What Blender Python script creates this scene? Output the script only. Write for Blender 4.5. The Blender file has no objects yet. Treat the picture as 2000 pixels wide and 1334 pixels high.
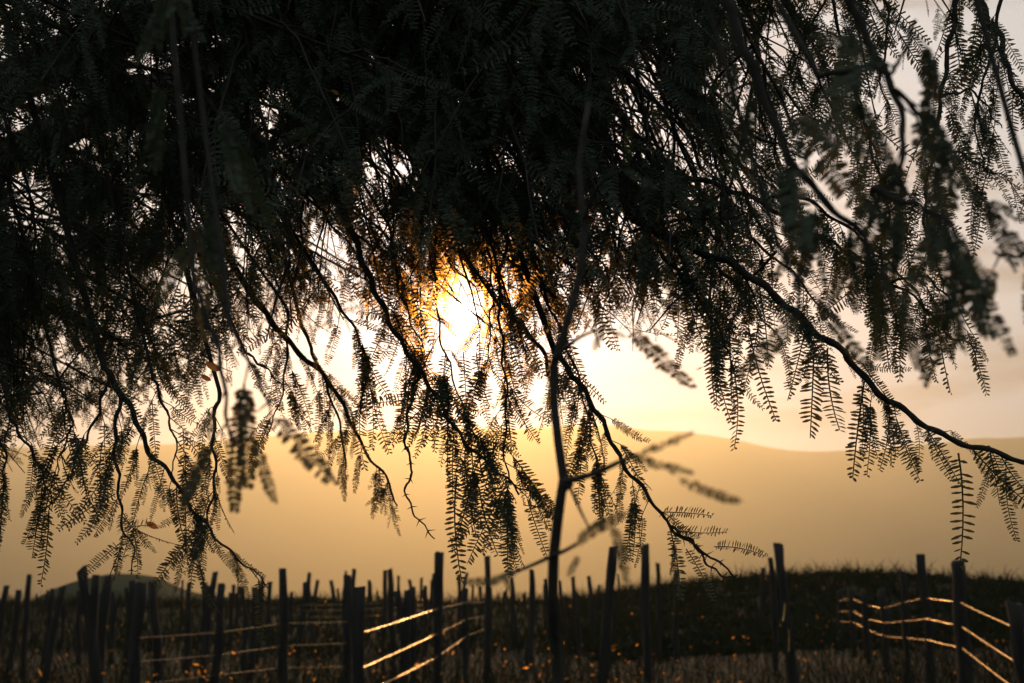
import bpy, math, random
import numpy as np
from mathutils import Vector, Matrix

rng = np.random.default_rng(7)
random.seed(7)
sc = bpy.context.scene
R = math.radians

# ---------------------------------------------------------------- camera
F = 2000 * 50.0 / 36.0            # focal length in photo pixels (2000 wide)
HZ = 1176                         # photo row of the true horizon
PITCH = math.atan((HZ - 667) / F)
CAM = np.array([0.0, 0.0, 1.25])
AX = np.array([0, math.cos(PITCH), math.sin(PITCH)])
UP = np.array([0, -math.sin(PITCH), math.cos(PITCH)])
cam_d = bpy.data.cameras.new('camera')
cam = bpy.data.objects.new('camera', cam_d)
sc.collection.objects.link(cam)
cam.location = CAM
cam.rotation_euler = (math.pi / 2 + PITCH, 0, 0)
cam_d.lens = 50; cam_d.sensor_width = 36
cam_d.clip_start = 0.05; cam_d.clip_end = 90000
cam_d.dof.use_dof = True
cam_d.dof.focus_distance = 1.95
cam_d.dof.aperture_fstop = 10.5
cam_d.dof.aperture_blades = 0
sc.camera = cam

def P(x, y, d):
    """photo pixel -> point at depth d along the view axis"""
    return CAM + d * (AX + np.array([(x - 1000) / F, 0, 0]) + UP * ((667 - y) / F))
def proj(p):
    q = np.asarray(p) - CAM
    d = q @ AX
    d = np.where(np.abs(d) < 1e-6, 1e-6, d)
    return 1000 + F * q[..., 0] / d, 667 - F * (q @ UP) / d, d
def G(x, d, z):
    """point at photo column x, ground distance d, height z"""
    return np.array([(x - 1000) / F * d / math.cos(PITCH), d, z])

# ---------------------------------------------------------------- sky, sun, exposure
SUN_EL = PITCH + math.atan((667 - 605) / F)
SUN_AZ = math.atan((905 - 1000) / F)          # from +Y towards +X
SUN = Vector((math.sin(SUN_AZ) * math.cos(SUN_EL), math.cos(SUN_AZ) * math.cos(SUN_EL), math.sin(SUN_EL)))
w = bpy.data.worlds.new('World'); sc.world = w; w.use_nodes = True
nt = w.node_tree; nt.nodes.clear()
def N(t, **kw):
    n = nt.nodes.new(t)
    for k, v in kw.items():
        setattr(n, k, v)
    return n
def L(a, b): nt.links.new(a, b)
def mth(op, a, b=None, clamp=False):
    n = N('ShaderNodeMath', operation=op, use_clamp=clamp)
    for i, v in enumerate((a, b)):
        if v is None: continue
        if isinstance(v, (int, float)): n.inputs[i].default_value = v
        else: L(v, n.inputs[i])
    return n.outputs[0]
def mixc(blend, fac, a, b):
    n = N('ShaderNodeMix', data_type='RGBA', blend_type=blend)
    for i, v in ((0, fac), (6, a), (7, b)):
        if isinstance(v, (int, float)): n.inputs[i].default_value = v
        elif isinstance(v, tuple): n.inputs[i].default_value = v + (1,)
        else: L(v, n.inputs[i])
    return n.outputs[2]
sky = N('ShaderNodeTexSky', sky_type='NISHITA', sun_disc=False, sun_elevation=SUN_EL, sun_rotation=SUN_AZ)
sky.air_density = 1.2; sky.dust_density = 1.0; sky.ozone_density = 1.0
tc = N('ShaderNodeTexCoord')
dirv = tc.outputs['Generated']
dot = N('ShaderNodeVectorMath', operation='DOT_PRODUCT'); L(dirv, dot.inputs[0]); dot.inputs[1].default_value = SUN
ang = mth('MULTIPLY', mth('ARCCOSINE', mth('MINIMUM', dot.outputs['Value'], 1.0)), 180 / math.pi)
# thin veil of evening cloud: cream round the sun, grey-blue away from it
veil = mth('EXPONENT', mth('MULTIPLY', ang, -1 / 55.0))
base = mixc('MIX', 0.95, sky.outputs[0], mixc('MIX', veil, (3.3, 4.2, 4.7), (9.4, 8.6, 8.3)))
# streaky cloud banks
sep = N('ShaderNodeSeparateXYZ'); L(dirv, sep.inputs[0])
el = mth('ARCSINE', sep.outputs[2]); az = mth('ARCTAN2', sep.outputs[0], sep.outputs[1])
cmb = N('ShaderNodeCombineXYZ'); L(mth('MULTIPLY', az, 3.2), cmb.inputs[0]); L(mth('ADD', mth('MULTIPLY', el, 17.0), 1.28), cmb.inputs[1])
cmb.inputs[2].default_value = 4.6
nz = N('ShaderNodeTexNoise'); nz.inputs['Scale'].default_value = 1.25; nz.inputs['Detail'].default_value = 5
nz.inputs['Roughness'].default_value = 0.55; nz.inputs['Distortion'].default_value = 0.35
L(cmb.outputs[0], nz.inputs['Vector'])
mr = N('ShaderNodeMapRange', interpolation_type='SMOOTHSTEP'); L(nz.outputs[0], mr.inputs[0])
mr.inputs[1].default_value = 0.47; mr.inputs[2].default_value = 0.66
# dust lying along the horizon
low = mth('EXPONENT', mth('MULTIPLY', mth('MAXIMUM', el, 0.0), -1 / R(7.0)))
base = mixc('MIX', mth('MULTIPLY', low, .75), base, mixc('MIX', veil, (1.3, 1.6, 1.7), (1.0, 2.8, 6.2)))
base = mixc('MULTIPLY', mth('MULTIPLY', mr.outputs[0], 1.0), base, (0.60, 0.53, 0.50))
# sun disc and its aureole through the veil
disc = mth('LESS_THAN', ang, 0.30)
aur = mth('ADD', mth('MULTIPLY', mth('EXPONENT', mth('MULTIPLY', ang, -1 / 0.50)), 130.0),
          mth('ADD', mth('MULTIPLY', mth('EXPONENT', mth('MULTIPLY', ang, -1 / 2.2)), 3.0), mth('MULTIPLY', disc, 900.0)))
halo = N('ShaderNodeVectorMath', operation='SCALE'); halo.inputs[0].default_value = (0.10, 0.50, 1.0)
L(mth('MULTIPLY', mth('EXPONENT', mth('MULTIPLY', ang, -1 / 7.0)), 18.0), halo.inputs['Scale'])
glow = N('ShaderNodeVectorMath', operation='SCALE'); glow.inputs[0].default_value = (1.0, 0.74, 0.50); L(aur, glow.inputs['Scale'])
tot = mixc('ADD', 1.0, mixc('ADD', 1.0, base, halo.outputs[0]), glow.outputs[0])
bg = N('ShaderNodeBackground'); bg.inputs['Strength'].default_value = 0.095
L(tot, bg.inputs['Color'])
wo = N('ShaderNodeOutputWorld'); L(bg.outputs[0], wo.inputs['Surface'])

sun_d = bpy.data.lights.new('sun', 'SUN'); sun_d.energy = 2.0; sun_d.angle = R(0.55); sun_d.color = (1.0, 0.54, 0.21)
sun_o = bpy.data.objects.new('sun', sun_d); sc.collection.objects.link(sun_o)
sun_o.rotation_euler = SUN.to_track_quat('Z', 'Y').to_euler()
sun_o.location = (0, 0, 40)

sc.view_settings.view_transform = 'Standard'; sc.view_settings.look = 'None'
sc.view_settings.exposure = -0.03; sc.view_settings.gamma = 1.0
sc.cycles.use_denoising = True
sc.cycles.max_bounces = 6; sc.cycles.transmission_bounces = 3; sc.cycles.transparent_max_bounces = 4
sc.cycles.volume_bounces = 0

# ---------------------------------------------------------------- helpers
def mat(name):
    m = bpy.data.materials.new(name); m.use_nodes = True
    m.node_tree.nodes.clear()
    return m, m.node_tree
def surf_mat(name, c1, c2, scale, rough=0.8, spec=0.3, bump=0.0, metallic=0.0, coords='Object', stretch=(1, 1, 1)):
    m, t = mat(name)
    tcn = t.nodes.new('ShaderNodeTexCoord'); mp = t.nodes.new('ShaderNodeMapping'); mp.inputs['Scale'].default_value = stretch
    t.links.new(tcn.outputs[coords], mp.inputs[0])
    nn = t.nodes.new('ShaderNodeTexNoise'); nn.inputs['Scale'].default_value = scale; nn.inputs['Detail'].default_value = 6
    t.links.new(mp.outputs[0], nn.inputs['Vector'])
    cr = t.nodes.new('ShaderNodeValToRGB'); cr.color_ramp.elements[0].color = c1 + (1,); cr.color_ramp.elements[1].color = c2 + (1,)
    cr.color_ramp.elements[0].position = 0.35; cr.color_ramp.elements[1].position = 0.65
    t.links.new(nn.outputs[0], cr.inputs[0])
    b = t.nodes.new('ShaderNodeBsdfPrincipled'); b.inputs['Roughness'].default_value = rough
    b.inputs['Specular IOR Level'].default_value = spec; b.inputs['Metallic'].default_value = metallic
    t.links.new(cr.outputs[0], b.inputs['Base Color'])
    if bump:
        bn = t.nodes.new('ShaderNodeBump'); bn.inputs['Strength'].default_value = bump; bn.inputs['Distance'].default_value = 0.01
        t.links.new(nn.outputs[0], bn.inputs['Height']); t.links.new(bn.outputs[0], b.inputs['Normal'])
    o = t.nodes.new('ShaderNodeOutputMaterial'); t.links.new(b.outputs[0], o.inputs[0])
    return m
def leaf_mat(name, c1, c2, trans, fwd, fwd_w, gloss=0.03, gl_rough=0.4, ior=1.035):
    """thin leaf: diffuse + translucent + a forward-scattered lobe + a little gloss"""
    m, t = mat(name); A = t.nodes.new
    tcn = A('ShaderNodeTexCoord'); nn = A('ShaderNodeTexNoise'); nn.inputs['Scale'].default_value = 9
    t.links.new(tcn.outputs['Object'], nn.inputs['Vector'])
    cr = A('ShaderNodeValToRGB'); cr.color_ramp.elements[0].color = c1 + (1,); cr.color_ramp.elements[1].color = c2 + (1,)
    cr.color_ramp.elements[0].position = 0.3; cr.color_ramp.elements[1].position = 0.7
    t.links.new(nn.outputs[0], cr.inputs[0])
    df = A('ShaderNodeBsdfDiffuse'); t.links.new(cr.outputs[0], df.inputs[0])
    tr = A('ShaderNodeBsdfTranslucent'); tr.inputs[0].default_value = trans + (1,)
    ad = A('ShaderNodeAddShader'); t.links.new(df.outputs[0], ad.inputs[0]); t.links.new(tr.outputs[0], ad.inputs[1])
    rf = A('ShaderNodeBsdfRefraction'); rf.inputs['Color'].default_value = fwd + (1,)
    rf.inputs['Roughness'].default_value = 0.75; rf.inputs['IOR'].default_value = ior
    mx = A('ShaderNodeMixShader'); mx.inputs[0].default_value = fwd_w
    t.links.new(ad.outputs[0], mx.inputs[1]); t.links.new(rf.outputs[0], mx.inputs[2])
    gl = A('ShaderNodeBsdfGlossy'); gl.inputs['Roughness'].default_value = gl_rough; gl.inputs['Color'].default_value = (.9, .78, .55, 1)
    mx2 = A('ShaderNodeMixShader'); mx2.inputs[0].default_value = gloss
    t.links.new(mx.outputs[0], mx2.inputs[1]); t.links.new(gl.outputs[0], mx2.inputs[2])
    o = A('ShaderNodeOutputMaterial'); t.links.new(mx2.outputs[0], o.inputs[0])
    return m
M = {}
M['leaf'] = leaf_mat('mesquite_leaf', (.036, .050, .039), (.046, .062, .046), (.014, .018, .004), (1.0, .58, .13), .028, .015, .4, 1.040)
M['bark'] = surf_mat('bark', (.028, .026, .023), (.050, .044, .038), 40, .9, .2, .6)
M['wood'] = surf_mat('weathered_wood', (.020, .020, .019), (.042, .038, .034), 14, .9, .15, .8, stretch=(1, 1, .12))
M['wire'] = surf_mat('fence_wire', (.50, .30, .09), (.85, .58, .22), 9, .27, .5, metallic=1.0)
M['dim_wire'] = surf_mat('dim_glint_wire', (.10, .05, .025), (.20, .11, .05), 9, .5, .4, metallic=.6)  # darker, rougher copy of fence wire: weaker sun glint put into its colour
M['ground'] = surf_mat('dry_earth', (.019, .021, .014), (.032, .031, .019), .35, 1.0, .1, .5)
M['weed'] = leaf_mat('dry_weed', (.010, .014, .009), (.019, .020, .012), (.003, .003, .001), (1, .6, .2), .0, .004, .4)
M['weed_leaf'] = leaf_mat('weed_leaf', (.03, .03, .016), (.06, .05, .025), (.03, .018, .005), (1, .50, .12), .22, .02, .3, 1.2)
M['scrub'] = leaf_mat('scrub', (.016, .022, .014), (.028, .034, .020), (.003, .004, .002), (1, .6, .2), .0, .0)
M['hill'] = surf_mat('hill_scrub', (.022, .034, .020), (.036, .048, .028), .02, 1.0, .05, coords='Object')
M['mountain'] = surf_mat('mountain_slope', (.040, .050, .035), (.075, .080, .055), .0012, 1.0, .05)
M['dry_leaf'] = leaf_mat('dead_leaf', (.22, .10, .04), (.30, .14, .05), (.25, .09, .02), (1, .55, .2), .03)

def mesh_quads(name, verts, quads, m):
    me = bpy.data.meshes.new(name)
    verts = np.ascontiguousarray(verts, dtype=np.float32); quads = np.ascontiguousarray(quads, dtype=np.int32)
    me.vertices.add(len(verts)); me.vertices.foreach_set('co', verts.ravel())
    me.loops.add(quads.size); me.loops.foreach_set('vertex_index', quads.ravel())
    me.polygons.add(len(quads)); me.polygons.foreach_set('loop_start', np.arange(0, quads.size, 4, dtype=np.int32))
    me.update(calc_edges=True)
    me.materials.append(m)
    return me
def smooth(me):
    me.polygons.foreach_set('use_smooth', np.ones(len(me.polygons), dtype=bool)); me.update()
    return me
def link(name, data, parent=None, loc=None):
    o = bpy.data.objects.new(name, data); sc.collection.objects.link(o)
    if loc is not None: o.location = loc
    if parent is not None: o.parent = parent
    return o
def tag(o, label=None, category=None, group=None, kind=None):
    for k, v in (('label', label), ('category', category), ('group', group), ('kind', kind)):
        if v: o[k] = v
    return o
class MB:
    def __init__(s): s.v = []; s.q = []; s.n = 0
    def add(s, v, q):
        s.v.append(v); s.q.append(np.asarray(q) + s.n); s.n += len(v)
    def tube(s, pts, rad, sides=5, cap=True):
        pts = np.asarray(pts, float); rad = np.broadcast_to(np.asarray(rad, float), (len(pts),))
        t = np.gradient(pts, axis=0); t /= np.linalg.norm(t, axis=1)[:, None] + 1e-9
        ref = np.array([0.31, 0.87, 0.38]) if abs(t[0] @ np.array([0.31, 0.87, 0.38])) < .9 else np.array([1., 0, 0])
        a = np.cross(t, ref); a /= np.linalg.norm(a, axis=1)[:, None] + 1e-9
        b = np.cross(t, a)
        th = np.arange(sides) * 2 * math.pi / sides
        ring = a[:, None, :] * np.cos(th)[None, :, None] + b[:, None, :] * np.sin(th)[None, :, None]
        v = (pts[:, None, :] + ring * rad[:, None, None]).reshape(-1, 3)
        n = len(pts); i = np.arange(n - 1)[:, None] * sides; j = np.arange(sides)[None, :]; j2 = (j + 1) % sides
        q = np.stack([i + j, i + j2, i + sides + j2, i + sides + j], -1).reshape(-1, 4)
        s.add(v, q)
        if cap:
            c = (n - 1) * sides
            if sides == 4: s.q.append(np.array([[c, c + 1, c + 2, c + 3]]) + s.n - len(v))
            elif sides == 8:
                s.q.append(np.array([[c, c + 1, c + 2, c + 3], [c, c + 3, c + 4, c + 7], [c + 4, c + 5, c + 6, c + 7]]) + s.n - len(v))
    def mesh(s, name, m):
        return mesh_quads(name, np.concatenate(s.v), np.concatenate(s.q), m)
def spline(pts, n):
    """Catmull-Rom through pts, n samples evenly spread"""
    p = np.asarray(pts, float)
    p = np.vstack([2 * p[0] - p[1], p, 2 * p[-1] - p[-2]])
    out = []
    for i in range(1, len(p) - 2):
        u = np.linspace(0, 1, 12, endpoint=False)[:, None]
        a, b, c, d = p[i - 1], p[i], p[i + 1], p[i + 2]
        out.append(.5 * (2 * b + (c - a) * u + (2 * a - 5 * b + 4 * c - d) * u ** 2 + (3 * b - a - 3 * c + d) * u ** 3))
    out = np.vstack(out + [p[-2][None]])
    s = np.r_[0, np.cumsum(np.linalg.norm(np.diff(out, axis=0), axis=1))]
    t = np.linspace(0, s[-1], n)
    return np.stack([np.interp(t, s, out[:, k]) for k in range(3)], 1), s[-1]
def unit(v): return v / (np.linalg.norm(v) + 1e-9)

# ---------------------------------------------------------------- ground and hills
CREST = np.array([(900, 1181), (1100, 1176), (1200, 1163), (1300, 1149), (1400, 1137), (1480, 1130), (1560, 1125), (1680, 1127),
                  (1800, 1134), (1900, 1145), (2000, 1157), (2200, 1168), (2600, 1172)], float)
def sstep(a, b, x):
    t = np.clip((x - a) / (b - a), 0, 1); return t * t * (3 - 2 * t)
def ground_z(x, y):
    x = np.asarray(x, float); y = np.asarray(y, float)
    col = 1000 + F * x * math.cos(PITCH) / 62.0
    top = 1.25 + (HZ - np.interp(col, CREST[:, 0], CREST[:, 1])) / F * 62.0 - .15
    top = np.maximum(top, 0)
    z = top * sstep(26, 62, y) * (1 - sstep(90, 260, y))
    z = z + .22 * sstep(2.5, 6, x) * sstep(6, 14, y) * (1 - sstep(40, 70, y))
    z = z + .06 * np.sin(x * .7 + 1.3) * np.sin(y * .43) * sstep(3, 8, y) * (1 - sstep(60, 120, y))
    return z
xs = np.concatenate([-np.geomspace(40000, 45, 26), np.linspace(-40, 40, 97), np.geomspace(45, 40000, 26)])
ys = np.concatenate([-np.geomspace(20000, 30, 14), np.linspace(-25, 110, 109), np.geomspace(120, 45000, 30)])
gx, gy = np.meshgrid(xs, ys)
gz = ground_z(gx, gy)
nx, ny = len(xs), len(ys)
def grid_quads(nx, ny):
    i = np.arange(ny - 1)[:, None] * nx + np.arange(nx - 1)[None, :]
    return np.stack([i, i + 1, i + nx + 1, i + nx], -1).reshape(-1, 4)
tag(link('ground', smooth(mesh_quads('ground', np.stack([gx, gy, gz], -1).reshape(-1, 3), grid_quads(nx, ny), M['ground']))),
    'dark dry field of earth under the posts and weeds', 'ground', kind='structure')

def noise1(x, seed, octs=5, base=1.0):
    r = np.random.default_rng(seed); out = 0
    for k in range(octs):
        f = base * 2 ** k
        out = out + np.sin(x * f + r.uniform(0, 6.28)) * .55 ** k
    return out
RIDGE = np.array([(-3000, 900), (-1200, 862), (-500, 872), (0, 884), (300, 872), (500, 858), (720, 846), (900, 839), (1080, 837), (1220, 839), (1340, 847),
                  (1450, 868), (1570, 885), (1660, 888), (1740, 880), (1850, 866), (2000, 854), (2500, 845), (3300, 880), (5000, 930)], float)
def ridge_mesh(name, line, d, depth, seed, rough, m, ncol, nrow, front=.5):
    c = np.linspace(line[0, 0], line[-1, 0], ncol)
    yl = np.interp(c, line[:, 0], line[:, 1])
    k = np.hanning(9); k /= k.sum()
    yl = np.convolve(np.pad(yl, 4, mode='edge'), k, 'valid')
    X = (c - 1000) / F * d / math.cos(PITCH)
    top = 1.25 + (HZ - yl) / F * d
    v = []
    for j in range(nrow):
        t = j / (nrow - 1) * 2 - 1                       # -1 front foot .. 0 crest .. 1 back foot
        prof = (1 - abs(t)) ** (.9 if t < 0 else 1.3)
        yy = d + t * depth * (1 + .12 * noise1(c / 300., seed + 3, 3))
        zz = top * prof + rough * top * (noise1(c / 90. + t * 3.1, seed, 5) * .5 + noise1(c / 37. - t * 5, seed + 9, 4) * .3) * (prof > 0) * (prof * .8 + .1 * (1 - prof)) * (.25 + .75 * min(1, abs(t) * 4))
        if j in (0, nrow - 1): zz = zz * 0 - .5
        v.append(np.stack([X * (yy / d), yy, zz], 1))
    return smooth(mesh_quads(name, np.vstack(v), grid_quads(ncol, nrow), m))
tag(link('mountains', ridge_mesh('mountains', RIDGE, 18000., 2000., 3, .07, M['mountain'], 260, 41)),
    'hazy mountain range filling the lower sky behind the posts', 'mountains', kind='structure')
HILL = np.array([(70, 1180), (95, 1172), (130, 1152), (160, 1140), (200, 1129), (240, 1122), (285, 1122), (325, 1128), (350, 1138), (375, 1150), (400, 1158),
                 (440, 1164), (480, 1168), (530, 1172), (580, 1167), (620, 1164), (650, 1168), (690, 1178)], float)
tag(link('hill', ridge_mesh('hill', HILL, 210., 26., 5, .02, M['hill'], 120, 25)),
    'low dark rounded hill standing alone beyond the left posts', 'hill', kind='structure')

# ---------------------------------------------------------------- wooden posts and wire fences
def post_mesh(top, base, w_top, w_base, seed, slant=0., fork=None, bend=0.):
    r = np.random.default_rng(seed)
    n = 9
    t = np.linspace(0, 1, n)
    pts = base[None] + (top - base)[None] * t[:, None]
    wob = np.stack([noise1(t * 3.2, seed + 1, 3), noise1(t * 2.7, seed + 2, 3), 0 * t], 1) * .02
    pts = pts + wob + np.array([bend, 0, 0]) * (t ** 3)[:, None]
    rad = (w_base + (w_top - w_base) * t) * .5 * (1 + .09 * noise1(t * 7, seed + 3, 3))
    mb = MB(); mb.tube(pts, rad, 8)
    v = mb.v[0]
    v += r.normal(0, 1, v.shape) * rad.mean() * .10
    lo = v[-8:]
    lo[:, 2] += slant * (lo[:, 0] - pts[-1, 0]) + r.uniform(-.012, .012, 8)
    if fork is not None:
        k = 5
        f = spline([pts[k], pts[k] * .4 + fork * .6 + np.array([0, 0, -.03]), fork], 5)[0]
        mb.tube(f, np.linspace(rad[k] * .9, rad[-1] * .8, 5), 8)
    o = mb.mesh('wooden_post', M['wood'])
    return smooth(o)
def make_post(px, py, wpx, xb, d=None, seed=0, parent=None, flare=1.15, slant=0., fork=None, name='wooden_post', bend=0.):
    """px,py: top in the photo; xb: column where it crosses the horizon; wpx: width in photo pixels"""
    if d is None: d = 205.0 / max(wpx, 3.2)
    d = min(d, .88 * F / max(HZ - py, 12))
    top = G(px, d, 1.25 + (HZ - py) / F * d)
    hz = G(xb, d, 1.25)
    dirn = (top - hz) / max(top[2] - hz[2], .05)
    dirn[0] = np.clip(dirn[0], -.5, .5)
    gzz = float(ground_z(hz[0], d))
    lean = hz - dirn * (1.25 - gzz + .12) * .35
    base = np.array([lean[0], d, gzz - .12])
    wt = wpx / F * d * 1.28
    org = np.array([base[0], base[1], gzz])
    fk = None if fork is None else G(fork[0], d, 1.25 + (HZ - fork[1]) / F * d) - org
    off = np.zeros(3) if parent is None else np.array(parent.location)
    me = post_mesh(top - org, base - org, wt, wt * flare, seed, slant, fk, bend)
    o = link(name, me, parent, org - off)
    return o, d, top, base

# free-standing posts: (top x, top y, width, x at the horizon, extras)
POSTS = [
 (2, 1165, 5, 4), (19, 1154, 9, 18), (41, 1144, 10, 37), (65, 1154, 9, 63), (88, 1124, 8, 85), (102, 1160, 3, 102), (117, 1154, 4, 117),
 (130, 1151, 7, 127), (144, 1146, 10, 138), (153, 1160, 6, 153), (181, 1155, 7, 182), (195, 1113, 15, 209), (221, 1127, 14, 222),
 (250, 1155, 7, 250), (278, 1135, 8, 278), (332, 1138, 13, 333), (373, 1134, 4, 376), (382, 1138, 8, 386),
 (417, 1140, 9, 418), (430, 1118, 9, 425), (436, 1157, 4, 436), (470, 1143, 6, 470), (483, 1145, 5, 482), (497, 1147, 8, 498),
 (511, 1150, 10, 511), (530, 1127, 7, 524), (538, 1138, 6, 541), (580, 1157, 5, 583), (620, 1150, 5, 620), (631, 1134, 6, 627),
 (661, 1135, 6, 668), (672, 1150, 4, 672), (685, 1117, 4, 686), (728, 1135, 5, 725), (734, 1139, 5, 735), (745, 1155, 4, 751),
 (762, 1113, 9, 773), (784, 1126, 5, 786), (800, 1152, 14, 800), (808, 1133, 5, 813), (818, 1146, 9, 817), (824, 1130, 5, 828),
 (836, 1152, 4, 836), (851, 1122, 5, 846), (899, 1124, 6, 904, 'fork'), (924, 1142, 4, 926), (941, 1145, 5, 938), (950, 1088, 9, 955),
 (985, 1155, 4, 983), (990, 1149, 3, 987), (1001, 1130, 6, 1006, 'cone'), (1024, 1158, 4, 1025), (1041, 1114, 7, 1035, 'cone'), (1060, 1142, 5, 1064),
 (1072, 1132, 6, 1072), (1094, 1135, 6, 1098), (1120, 1127, 7, 1123), (1147, 1127, 6, 1150), (1157, 1143, 5, 1158), (1183, 1070, 14, 1176),
 (1192, 1134, 6, 1193), (1203, 1122, 3, 1203), (1245, 1067, 12, 1252, 'flake'), (1277, 1102, 7, 1276), (1310, 1115, 7, 1310),
 (1472, 1111, 6, 1473), (1490, 1092, 9, 1493), (1518, 1064, 14, 1523, 'notch'),
]
def ordinal(n):
    return '%d%s' % (n, 'th' if 10 <= n % 100 <= 20 else {1: 'st', 2: 'nd', 3: 'rd'}.get(n % 10, 'th'))
SPECIAL = {195: 'thick crooked post with its sawn head bent left before the dark hill', 221: 'thick upright post beside the crooked bent-headed post before the hill',
           88: 'tall slim post with a square top, tallest at the far left', 332: 'thick post rising on the right shoulder of the dark hill',
           899: 'forked post with a long arm leaning up to the right', 950: 'tall narrow post whose tip rises under the hanging feathery leaves',
           1183: 'tall thick post with a flat sawn top right of the sapling stem', 1245: 'tall post with a split side stub near the left end of the rise',
           1518: 'tall weathered post with a notched top standing against the right rise', 1490: 'medium post just left of the notched tall post',
           1472: 'short stub of a post left of the notched tall post', 762: 'thick leaning post with a slanted top in the middle of the field',
           800: 'squat thick stump among thin sticks in the middle field', 1041: 'post leaning right and widening to its foot left of the sapling',
           1001: 'tapering post narrowing to a point under the hanging leaves', 1203: 'hair-thin stick right of the tall flat-topped post',
           1310: 'lone straight post on the left slope of the rise', 1277: 'slim post right of the tall post with a split stub'}
for i, row in enumerate(POSTS):
    px, py, wp, xb = row[:4]; ex = row[4] if len(row) > 4 else ''
    kw = {}
    if ex == 'fork': kw['fork'] = (915, 1120)
    if ex == 'cone': kw['flare'] = 2.4
    rp = np.random.default_rng(900 + i)
    kw['bend'] = rp.normal(0, .045)
    if not ex and wp >= 5 and rp.random() < .38: kw['fork'] = (px + rp.choice([-1, 1]) * rp.uniform(.6, 1.5) * wp, py + rp.uniform(1, 16))
    if px == 195: kw['bend'] = -.03; kw['slant'] = .5
    o, d, top, base = make_post(px, py, wp, xb, seed=100 + i, slant=kw.pop('slant', rng.uniform(-.3, .5)), **kw)
    size = 'thin' if wp < 5 else 'slender' if wp < 8 else 'stout'
    lean = 'leaning right' if px - xb > 4 else 'leaning left' if px - xb < -4 else 'upright'
    hgt = 'tall' if py < 1128 else 'short' if py > 1148 else 'mid-height'
    lab = SPECIAL.get(px) or '%s %s wooden post, %s, %s free-standing post from the left edge' % (hgt, size, lean, ordinal(i + 1))
    tag(o, lab, 'post', 'rough wooden posts across the field')
    if ex in ('flake', 'notch'):
        off = (1256, 1093, 6) if ex == 'flake' else (1513, 1071, 8)
        t2 = G(off[0], d - .02, 1.25 + (HZ - off[1]) / F * d) - np.array(o.location)
        mb = MB(); mb.tube(np.stack([t2 - np.array([0, 0, .75]) + np.array([.0, .03, 0]), t2 - np.array([0, 0, .3]), t2]), [.02, off[2] / F * d * .5, off[2] / F * d * .5], 8)
        link('split_piece', mb.mesh('split_piece', M['wood']), o)
    if ex == 'notch':
        for (ya, yb, xa, xc) in ((1178, 1212, 1516, 1511), (1227, 1268, 1521, 1520)):
            a = G(xa, d - .12, 1.25 + (HZ - ya) / F * d) - np.array(o.location); b = G(xc, d - .12, 1.25 + (HZ - yb) / F * d) - np.array(o.location)
            mb = MB(); mb.tube(spline([a, (a + b) / 2 + np.array([.004, .0, 0]), b], 7)[0], .008, 6, False)
            link('loose_wire', smooth(mb.mesh('loose_wire', M['wire'])), o)

def wire_fence(rows, label, seed, strands, radius=.0027, dim=()):
    """rows: (top x, top y, width px, x at horizon, distance, [strand photo rows or None])"""
    mid = rows[len(rows) // 2]
    g0 = G(mid[3], mid[4], 0)
    root = link('wire_fence', None, None, (float(g0[0]), float(g0[1]), float(ground_z(g0[0], g0[1]))))
    tag(root, label, 'fence', 'wire fences')
    loc = np.array(root.location); att = []
    for i, (px, py, wp, xb, d, sy) in enumerate(rows):
        o, dd, top, base = make_post(px, py, wp, xb, d=d, seed=seed + i, parent=root, name='post', slant=rng.uniform(-.2, .2))
        att.append([None if s is None else G(xb, d - wp / F * d * .55, 1.25 + (HZ - s) / F * d) - loc for s in sy])
    for k in range(strands):
        for ai, (a, b) in enumerate(zip(att[:-1], att[1:])):
            if a[k] is None or b[k] is None: continue
            n = 9; t = np.linspace(0, 1, n)[:, None]
            p = a[k] * (1 - t) + b[k] * t
            p[:, 2] -= (.002 + .004 * rng.random()) * np.linalg.norm(b[k] - a[k]) * (t[:, 0] * (1 - t[:, 0]))
            mb = MB(); mb.tube(p, radius, 6, False)
            link('wire', smooth(mb.mesh('wire', M['dim_wire' if ai in dim else 'wire'])), root)
    return root
wire_fence([(296, 1138, 17, 297, 12.5, (1243, 1287, 1330)), (448, 1140, 12, 446, 14.5, (1233, 1275, 1312)), (569, 1112, 13, 570, 16, (1216, 1258, 1299)), (687, 1126, 12, 690, 16.6, (1213, 1253, 1297))],
           'three-strand wire fence with bright glinting strands left of centre', 300, 3, dim=(0,))
wire_fence([(707, 1146, 18, 710, 10.0, (1236, 1303, 1352)), (864, 1082, 14, 862, 14.6, (1187, 1234, 1277)), (916, 1150, 9, 914, 20., (1176, 1208, 1240)), (960, 1150, 8, 958, 26., (1176, 1200, 1222))],
           'wire fence whose golden strands climb to the tall post under the sun', 320, 3)
wire_fence([(606, 1139, 7, 604, 27, (1182, 1192, 1204)), (614, 1120, 7, 607, 26, (1181, 1192, 1204)), (697, 1113, 7, 695, 25, (1180, 1191, 1204)), (756, 1116, 6, 759, 24, (1177, 1187, 1200)), (834, 1146, 6, 836, 25, (1171, 1181, 1191))],
           'far low wire fence glinting behind the nearer centre fences', 340, 3)
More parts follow.
